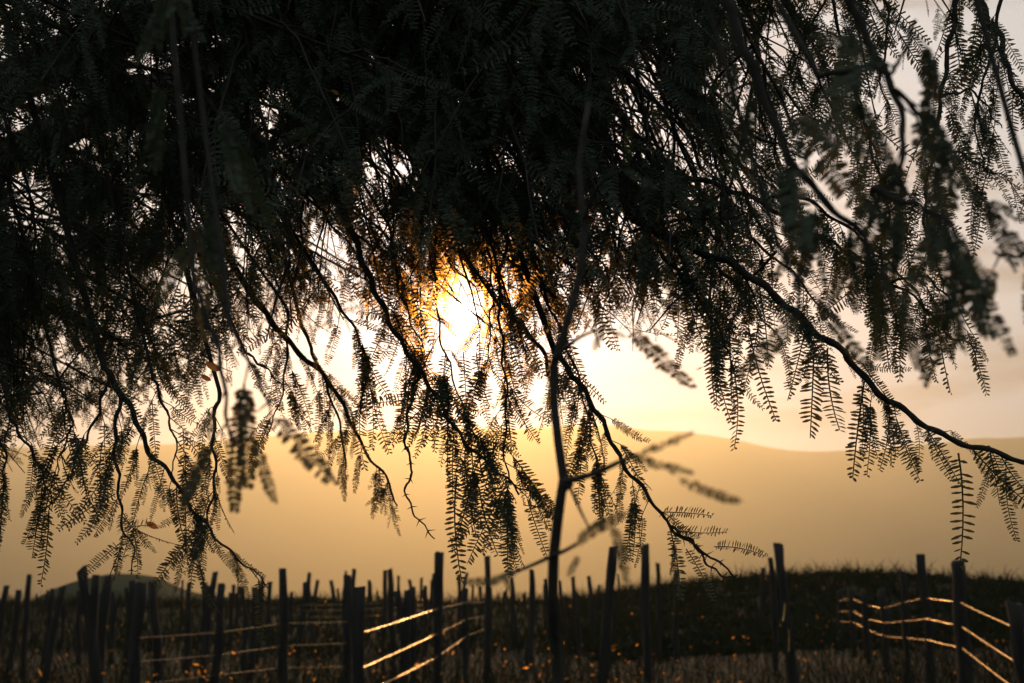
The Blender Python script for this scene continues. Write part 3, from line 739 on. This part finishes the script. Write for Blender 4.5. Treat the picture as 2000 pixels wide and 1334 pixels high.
# 300 leaves that show largest stand alone, the rest is one mass
score = []
for i, (p, d, nr, ln, v, hand) in enumerate(fo.leaf):
    x, y, dd = proj(p + d * ln * .5)
    vis = -60 < x < 2060 and -60 < y < 1334
    below = y > np.interp(x, ENV[:, 0], ENV[:, 1]) - 20 or x > 1620
    score.append((ln / dd) * (3. if below else 1.) if (vis and hand) else 0)
single = set(np.argsort(score)[-300:].tolist())
def frame(d, nr):
    x = unit(d); y = np.cross(nr, x); y = unit(y if np.linalg.norm(y) > 1e-3 else np.cross([.3, .2, 1.], x)); z = np.cross(x, y)
    return np.stack([x, y, z], 1)
dense_me = [smooth(mesh_quads('leaf', v, q, M['leaf'])) for v, q in DENSE]
fine_me = [smooth(mesh_quads('leaf', v, q, M['leaf'])) for v, q in FINE]
bulk = MB()
for i, (p, d, nr, ln, v, hand) in enumerate(fo.leaf):
    A = frame(d, nr)
    if i in single:
        near = (p - CAM) @ AX < 1.3
        o = link('leaf', dense_me[v % 6] if near else fine_me[v], tree)
        o.matrix_local = Matrix.Translation(Vector(p - TB)) @ Matrix((A * ln).tolist()).to_4x4()
    else:
        src = COARSE if not hand else (FINE if (p - CAM) @ AX > 1.3 else DENSE)
        if src is DENSE: v = v % 6
        bulk.add(src[v][0] @ (A * ln).T + p, src[v][1])
part('foliage', bulk, M['leaf'], 'stuff', sm=False)
part('twigs', fo.twig, M['bark'], 'stuff')

# a few dead orange leaves caught in the crown
for (x, y, d, s) in ((416, 716, 1.7, .0085), (297, 1026, 1.93, .0075), (402, 738, 1.75, .006), (1185, 470, 1.9, .009), (655, 180, 1.8, .005)):
    c = P(x, y, d) - TB; mb = MB()
    t = np.linspace(-1, 1, 5)
    rows = [c + np.array([k * s, .3 * s * math.sin(k * 2), -.5 * s * k]) for k in t]
    wv = np.array([.35, .3, .9])
    vv = np.array([r_ + wv * s * .55 * sg * math.sqrt(max(0.03, 1 - k * k)) for k, r_ in zip(t, rows) for sg in (-1, 0, 1)])
    vv[1::3] += np.array([0, s * .3, 0])
    q = [[a * 3 + b, a * 3 + b + 1, a * 3 + b + 4, a * 3 + b + 3] for a in range(4) for b in range(2)]
    link('dead_leaf', smooth(mesh_quads('dead_leaf', vv, q, M['dry_leaf'])), tree)

# ---------------------------------------------------------------- young mesquite beside the camera
sp = [(1090, 1334, 1.02), (1082, 1240, 1.02), (1079, 1160, 1.02), (1082, 1080, 1.02), (1091, 1000, 1.02), (1101, 942, 1.02), (1094, 890, 1.03), (1083, 800, 1.04), (1080, 722, 1.05), (1103, 645, 1.06), (1131, 545, 1.07), (1142, 440, 1.08), (1130, 330, 1.1), (1150, 200, 1.12)]
SK = .86
s3 = np.array([P(a[0], a[1], a[2] * SK) for a in sp])
foot = np.array([s3[0][0] + .03, s3[0][1] + .05, float(ground_z(s3[0][0], s3[0][1]))])
sap = link('mesquite_sapling', None, None, foot)
tag(sap, 'slim blurred mesquite sapling with one upright stem standing close to the camera', 'sapling')
stem, _ = spline([foot - [0, 0, .05], foot + [-.01, -.01, .4], foot + [-.02, -.03, .8]] + list(s3), 70)
rad = np.interp(np.linspace(0, 1, 70), [0, .4, .6, .8, 1], [.011, .0062, .0044, .0036, .0018])
mb = MB(); mb.tube(stem, rad, 8)
mb.tube(np.stack([P(1101, 955, 1.02 * SK), P(1106, 942, 1.02 * SK), P(1112, 930, 1.02 * SK)]), [.003, .0052, .002], 8)
part('stem', mb, M['bark'], root=sap, org=foot)
fs = Foliage()
SB = [([(1106, 940), (1160, 925), (1215, 900), (1245, 888)], 1.01, .80, .0022), ([(1082, 1085), (1110, 1072), (1125, 1062)], 1.02, .88, .0016), ([(1082, 1085), (1020, 1112), (975, 1128)], 1.02, .92, .0015),
      ([(1108, 940), (1135, 1000), (1150, 1030)], 1.01, .9, .0012), ([(1082, 700), (1130, 660), (1180, 640)], 1.05, .9, .0016), ([(1140, 430), (1170, 360), (1220, 330)], 1.08, 1.0, .0015)]
SP = [((1245, 888), (1352, 866), .80), ((1236, 892), (1340, 942), .80), ((1325, 932), (1440, 990), .78), ((1125, 1062), (1212, 988), .86), ((1120, 1070), (1170, 1020), .84), ((1195, 1025), (1238, 1132), .86), ((975, 1128), (905, 1152), .9), ((1010, 1115), (950, 1140), .9),
      ((985, 1125), (1000, 1160), .9), ((1180, 640), (1150, 600), .9), ((1180, 640), (1215, 600), .88), ((1175, 645), (1160, 690), .9), ((1180, 640), (1230, 660), .9), ((1150, 1030), (1195, 1025), .88), ((1130, 1085), (1110, 1130), .9), ((1220, 330), (1270, 380), 1.0), ((1220, 330), (1235, 250), 1.0)]
for px, d0, d1, r_ in SB:
    c, _ = spline([P(x, y, d * SK) for (x, y), d in zip(px, np.linspace(d0, d1, len(px)))], 10)
    mb = MB(); mb.tube(c, np.linspace(r_, r_ * .5, 10), 6)
    part('branch', mb, M['bark'], root=sap, org=foot)
for a, b, d in SP:
    pa, pb = P(*a, d * SK), P(*b, d * .98 * SK)
    A = frame(pb - pa, np.array([.2, -1, .4 + rng.normal(0, .3)]))
    o = link('leaf', dense_me[int(rng.integers(6))], sap)
    o.matrix_local = Matrix.Translation(Vector(pa - foot)) @ Matrix((A * np.linalg.norm(pb - pa)).tolist()).to_4x4()

# ---------------------------------------------------------------- evening haze
HZ_D = 6e-5
hv = np.array([(sx * 45000, yy, zz) for zz in (-2., 2330.) for yy in (-24000, 48000) for sx in (-1, 1)], float)
hm, t = mat('haze')
pv = t.nodes.new('ShaderNodeVolumePrincipled'); pv.inputs['Color'].default_value = (.90, .86, .62, 1)
pv.inputs['Density'].default_value = HZ_D; pv.inputs['Anisotropy'].default_value = .76
t.links.new(pv.outputs[0], t.nodes.new('ShaderNodeOutputMaterial').inputs['Volume'])
ho = link('haze', mesh_quads('haze', hv, [[0, 2, 3, 1], [4, 5, 7, 6], [0, 1, 5, 4], [2, 6, 7, 3], [0, 4, 6, 2], [1, 3, 7, 5]], hm))
tag(ho, 'warm evening haze lying over the field and mountains', 'haze', kind='stuff')
